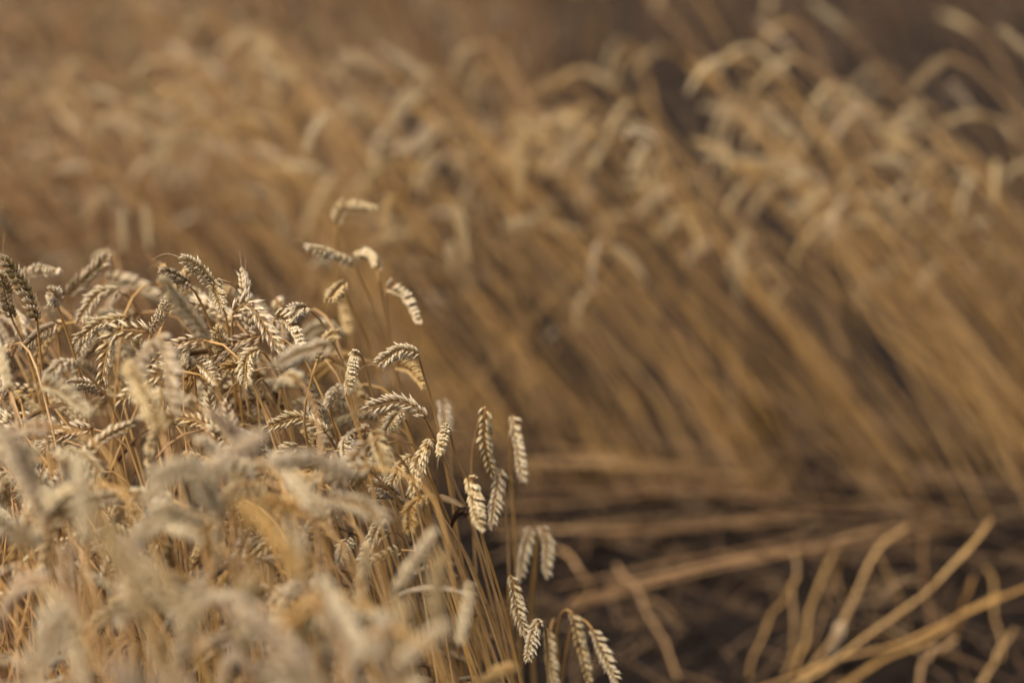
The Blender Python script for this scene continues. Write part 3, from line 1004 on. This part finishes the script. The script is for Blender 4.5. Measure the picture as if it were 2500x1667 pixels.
# ------------------------------------------------------------------ bent straws lying across the lane
def straw(label, pts, r=.0022, tint=None, leaf=None, group='bent straws over the lane'):
    rg = random.Random(sum(map(ord, label)) + len(bpy.data.objects))
    P = catmull([np.asarray(p, float) for p in pts], 8)
    ks = np.linspace(0, len(P) - 1, 7)
    for c in range(3):                           # kinks at the joints
        P[:, c] += np.interp(np.arange(len(P)), ks, [rg.uniform(-.007, .007) for _ in ks])
    P[:, 2] = np.maximum(P[:, 2], r * .5 - .01)
    base = P[0].copy()
    V, F, A = stem_tube(resample(P - base, 26)[0], rg, r * 1.15, r * .85)
    ti = rg.random() if tint is None else tint
    me = mesh('bent_straw', V, F, A, mats=(M_STEM,))
    if leaf is None:
        o = obj('bent_straw', me, None, ti)
        o.location = base
    else:
        o = obj('bent_straw', None)
        o.location = base
        obj('stem', me, o, ti)
        i = int(len(P) * leaf[0])
        V, F, A = leaf_geo(P[i] - base, np.array(leaf[1], float), leaf[2], leaf[3], rg, leaf[4], 1.0)
        obj('leaf', mesh('leaf', V, F, A, mats=(M_LEAF,)), o, leaf[5])
    tag(o, label, 'straw', group)
    return o


def g(px, py, z):
    return at_z(px, py, z)


straw('thick bent straw crossing the lower right corner, upper long one', [g(2420, 1262, .30), g(2356, 1345, .26), g(2250, 1445, .20), g(2060, 1590, .12), g(1880, 1715, .06)], .0028, .4, (.45, (-.5, -.2, .5), .12, .011, 1.6, .7))
straw('long bent straw running to the lower right border, below the upper long one', [g(2640, 1370, .2), g(2500, 1440, .18), g(2200, 1572, .12), g(2000, 1632, .08), g(1820, 1700, .04)], .0027, .15, (.5, (-.6, .1, .5), .14, .010, 1.5, .6))
straw('straw hanging from the lying bundle with a white torn leaf at its end', [g(2230, 1280, .22), g(2165, 1325, .2), g(2080, 1480, .12), g(2030, 1560, .08), g(1930, 1690, .02)], .0026, .5, (.6, (-.3, -.3, -.5), .07, .018, 1.0, 1.0))
straw('upright straw under the lying bundle, left of the white torn leaf', [g(1950, 1650, .0), g(1962, 1560, .06), g(1992, 1440, .12), g(2040, 1330, .18)], .0026, .3)
straw('thin upright straw beside the upright straw under the bundle', [g(1926, 1650, .0), g(1936, 1500, .1), g(1940, 1330, .2)], .002, .6)
straw('short slanted straw stub at the lower right border', [g(2380, 1680, .02), g(2420, 1610, .06), g(2486, 1530, .11)], .0026, .5)
straw('forked straw stub rising between the two long straws', [g(2240, 1680, .02), g(2270, 1600, .07), g(2330, 1560, .09)], .003, .7)
straw('straw slanting down-right out of the near hanging ears to the bottom', [g(1500, 1380, .12), g(1560, 1440, .1), g(1620, 1560, .05), g(1680, 1690, .01)], .0024, .75, (.4, (.5, -.3, .3), .10, .009, 1.5, .5))
straw('curled loose straw arching behind the low hanging ears', [g(1350, 1340, .15), g(1420, 1390, .14), g(1440, 1440, .1), g(1400, 1480, .05)], .003, .75)
straw('straw leaning along the bottom edge right of the hanging ears', [g(2040, 1690, .01), g(2100, 1640, .03), g(2260, 1560, .06), g(2440, 1440, .11)], .0028, .2)
lab1 = 'straw of the upper level bundle lying across the lane'
lab2 = 'straw of the lower tilted bundle lying across the lane'
lab3 = 'straw of the short faint bundle lying behind the upper bundle'
for k in range(6):
    j = lambda s: rnd.uniform(-s, s)
    o, e = j(75), rnd.uniform(1150, 1420)
    straw(lab1, [g(2050 + j(140), 1245 + o * .4, .02), g(1800 + j(60), 1222 + o * .7 + j(14), .09 + j(.05)), g(1560 + j(60), 1220 + o + j(16), .13 + j(.06)), g(e, 1222 + o * 1.2 + j(24), .12 + j(.05))], rnd.uniform(.0012, .002), rnd.uniform(.6, 1), group='straws of the upper level bundle')
for k in range(7):
    j = lambda s: rnd.uniform(-s, s)
    o, e = j(70), rnd.uniform(1330, 1640)
    straw(lab2, [g(2370 + j(120), 1256 + o * .4, .02), g(2130 + j(70), 1284 + o * .7 + j(12), .14 + j(.05)), g(1850 + j(70), 1310 + o + j(18), .17 + j(.06)), g(e, 1392 - (e - 1390) * .16 + o * 1.3 + j(24), .13 + j(.05))], rnd.uniform(.0012, .002), rnd.uniform(.6, 1), group='straws of the lower tilted bundle')
for k in range(6):
    j = lambda s: rnd.uniform(-s, s)
    o = j(28)
    straw(lab3, [g(1790 + j(90), 1160 + o * .5, .08), g(1560 + j(50), 1128 + o + j(8), .16 + j(.04)), g(1320 + j(80), 1116 + o * 1.2, .17)], rnd.uniform(.0016, .0024), None, group='straws of the short faint bundle')
lab4 = 'short broken straw hanging below the lying bundles over dark soil'
for k in range(7):
    x = rnd.uniform(1660, 2440)
    y = rnd.uniform(1290, 1420)
    z = rnd.uniform(.1, .2)
    dx = rnd.uniform(-140, 90)
    straw(lab4, [g(x, y, z), g(x + dx * .5, y + 90, z * .6), g(x + dx, y + rnd.uniform(160, 280), .01)], rnd.uniform(.0012, .002), rnd.random(), group='broken straws over dark soil')

# ------------------------------------------------------------------ litter on the soil
def clods():
    """lumps of earth on the bare lane"""
    cr = random.Random(4)
    Vs, Fs, o = [], [], 0
    t = (1 + 5 ** .5) / 2
    ico = np.array([(-1, t, 0), (1, t, 0), (-1, -t, 0), (1, -t, 0), (0, -1, t), (0, 1, t), (0, -1, -t), (0, 1, -t), (t, 0, -1), (t, 0, 1), (-t, 0, -1), (-t, 0, 1)]) / 1.9
    fi = np.array([(0, 11, 5), (0, 5, 1), (0, 1, 7), (0, 7, 10), (0, 10, 11), (1, 5, 9), (5, 11, 4), (11, 10, 2), (10, 7, 6), (7, 1, 8), (3, 9, 4), (3, 4, 2), (3, 2, 6), (3, 6, 8), (3, 8, 9), (4, 9, 5), (2, 4, 11), (6, 2, 10), (8, 6, 7), (9, 8, 1)])
    for k in range(700):
        r = cr.choice([.006, .009, .012, .02, .03]) * cr.uniform(.7, 1.3)
        p = np.array([cr.uniform(-.2, 1.8), cr.uniform(3.0, 4.9), r * .1])
        V = ico * r * np.array([cr.uniform(.8, 1.4), cr.uniform(.8, 1.4), cr.uniform(.5, .8)])
        V = V * np.array([[cr.uniform(.75, 1.2)] for _ in range(12)])
        Vs.append(V @ rot(cr.uniform(0, 6)).T + p)
        Fs.append(fi + o)
        o += 12
    tag(obj('soil_clods', mesh('soil_clods', np.vstack(Vs), np.vstack(Fs), mats=(bpy.data.materials['soil'],), smooth=False)), 'small lumps of dark earth on the bare lane', 'soil', kind='stuff')


clods()
parts = []
lr = random.Random(8)
for k in range(1900):
    x, y = (lr.uniform(-1.6, 2.2), lr.uniform(1.5, 5.2)) if k < 1300 else (lr.uniform(0, 1.7), lr.uniform(3.3, 4.7))
    a = lr.uniform(0, math.pi)
    L = lr.uniform(.03, .16)
    d = np.array([math.cos(a), math.sin(a), lr.uniform(-.05, .25)])
    p = np.array([x, y, lr.uniform(.0, .012)])
    V, F, A = tube(np.array([p, p + d * L * .5 + np.array([0, 0, lr.uniform(0, .01)]), p + d * L]), lr.uniform(.001, .002), 4)
    parts.append((V, F, A, 0, lr.random()))
for k in range(240):
    x, y = lr.uniform(-.3, 1.9), 3.9 + .9 * lr.random() ** .7
    if y < 4.2 and lr.random() < .85:
        continue
    a = lr.gauss(math.pi, 1.0)
    L = lr.uniform(.12, .45)
    d = np.array([math.cos(a), math.sin(a), lr.uniform(-.03, .32)])
    p = np.array([x, y, lr.uniform(.0, .06)])
    V, F, A = tube(np.array([p, p + d * L * .5 + np.array([0, 0, lr.uniform(-.01, .03)]), p + d * L]), lr.uniform(.0011, .0019), 4)
    parts.append((V, F, A, 0, lr.uniform(.5, 1)))
V, F, A, m, t = join(parts)
tag(obj('straw_litter', mesh('straw_litter', V, F, A, m, t, (mat_stem('GEOMETRY', 'weathered_straw', [(0.0, (0.10, 0.055, 0.025)), (0.6, (0.17, 0.10, 0.05)), (0.9, (0.24, 0.15, 0.08)), (1.0, (0.36, 0.23, 0.11))]),))), 'scattered bits of broken straw lying on the soil', 'straw litter', kind='stuff')
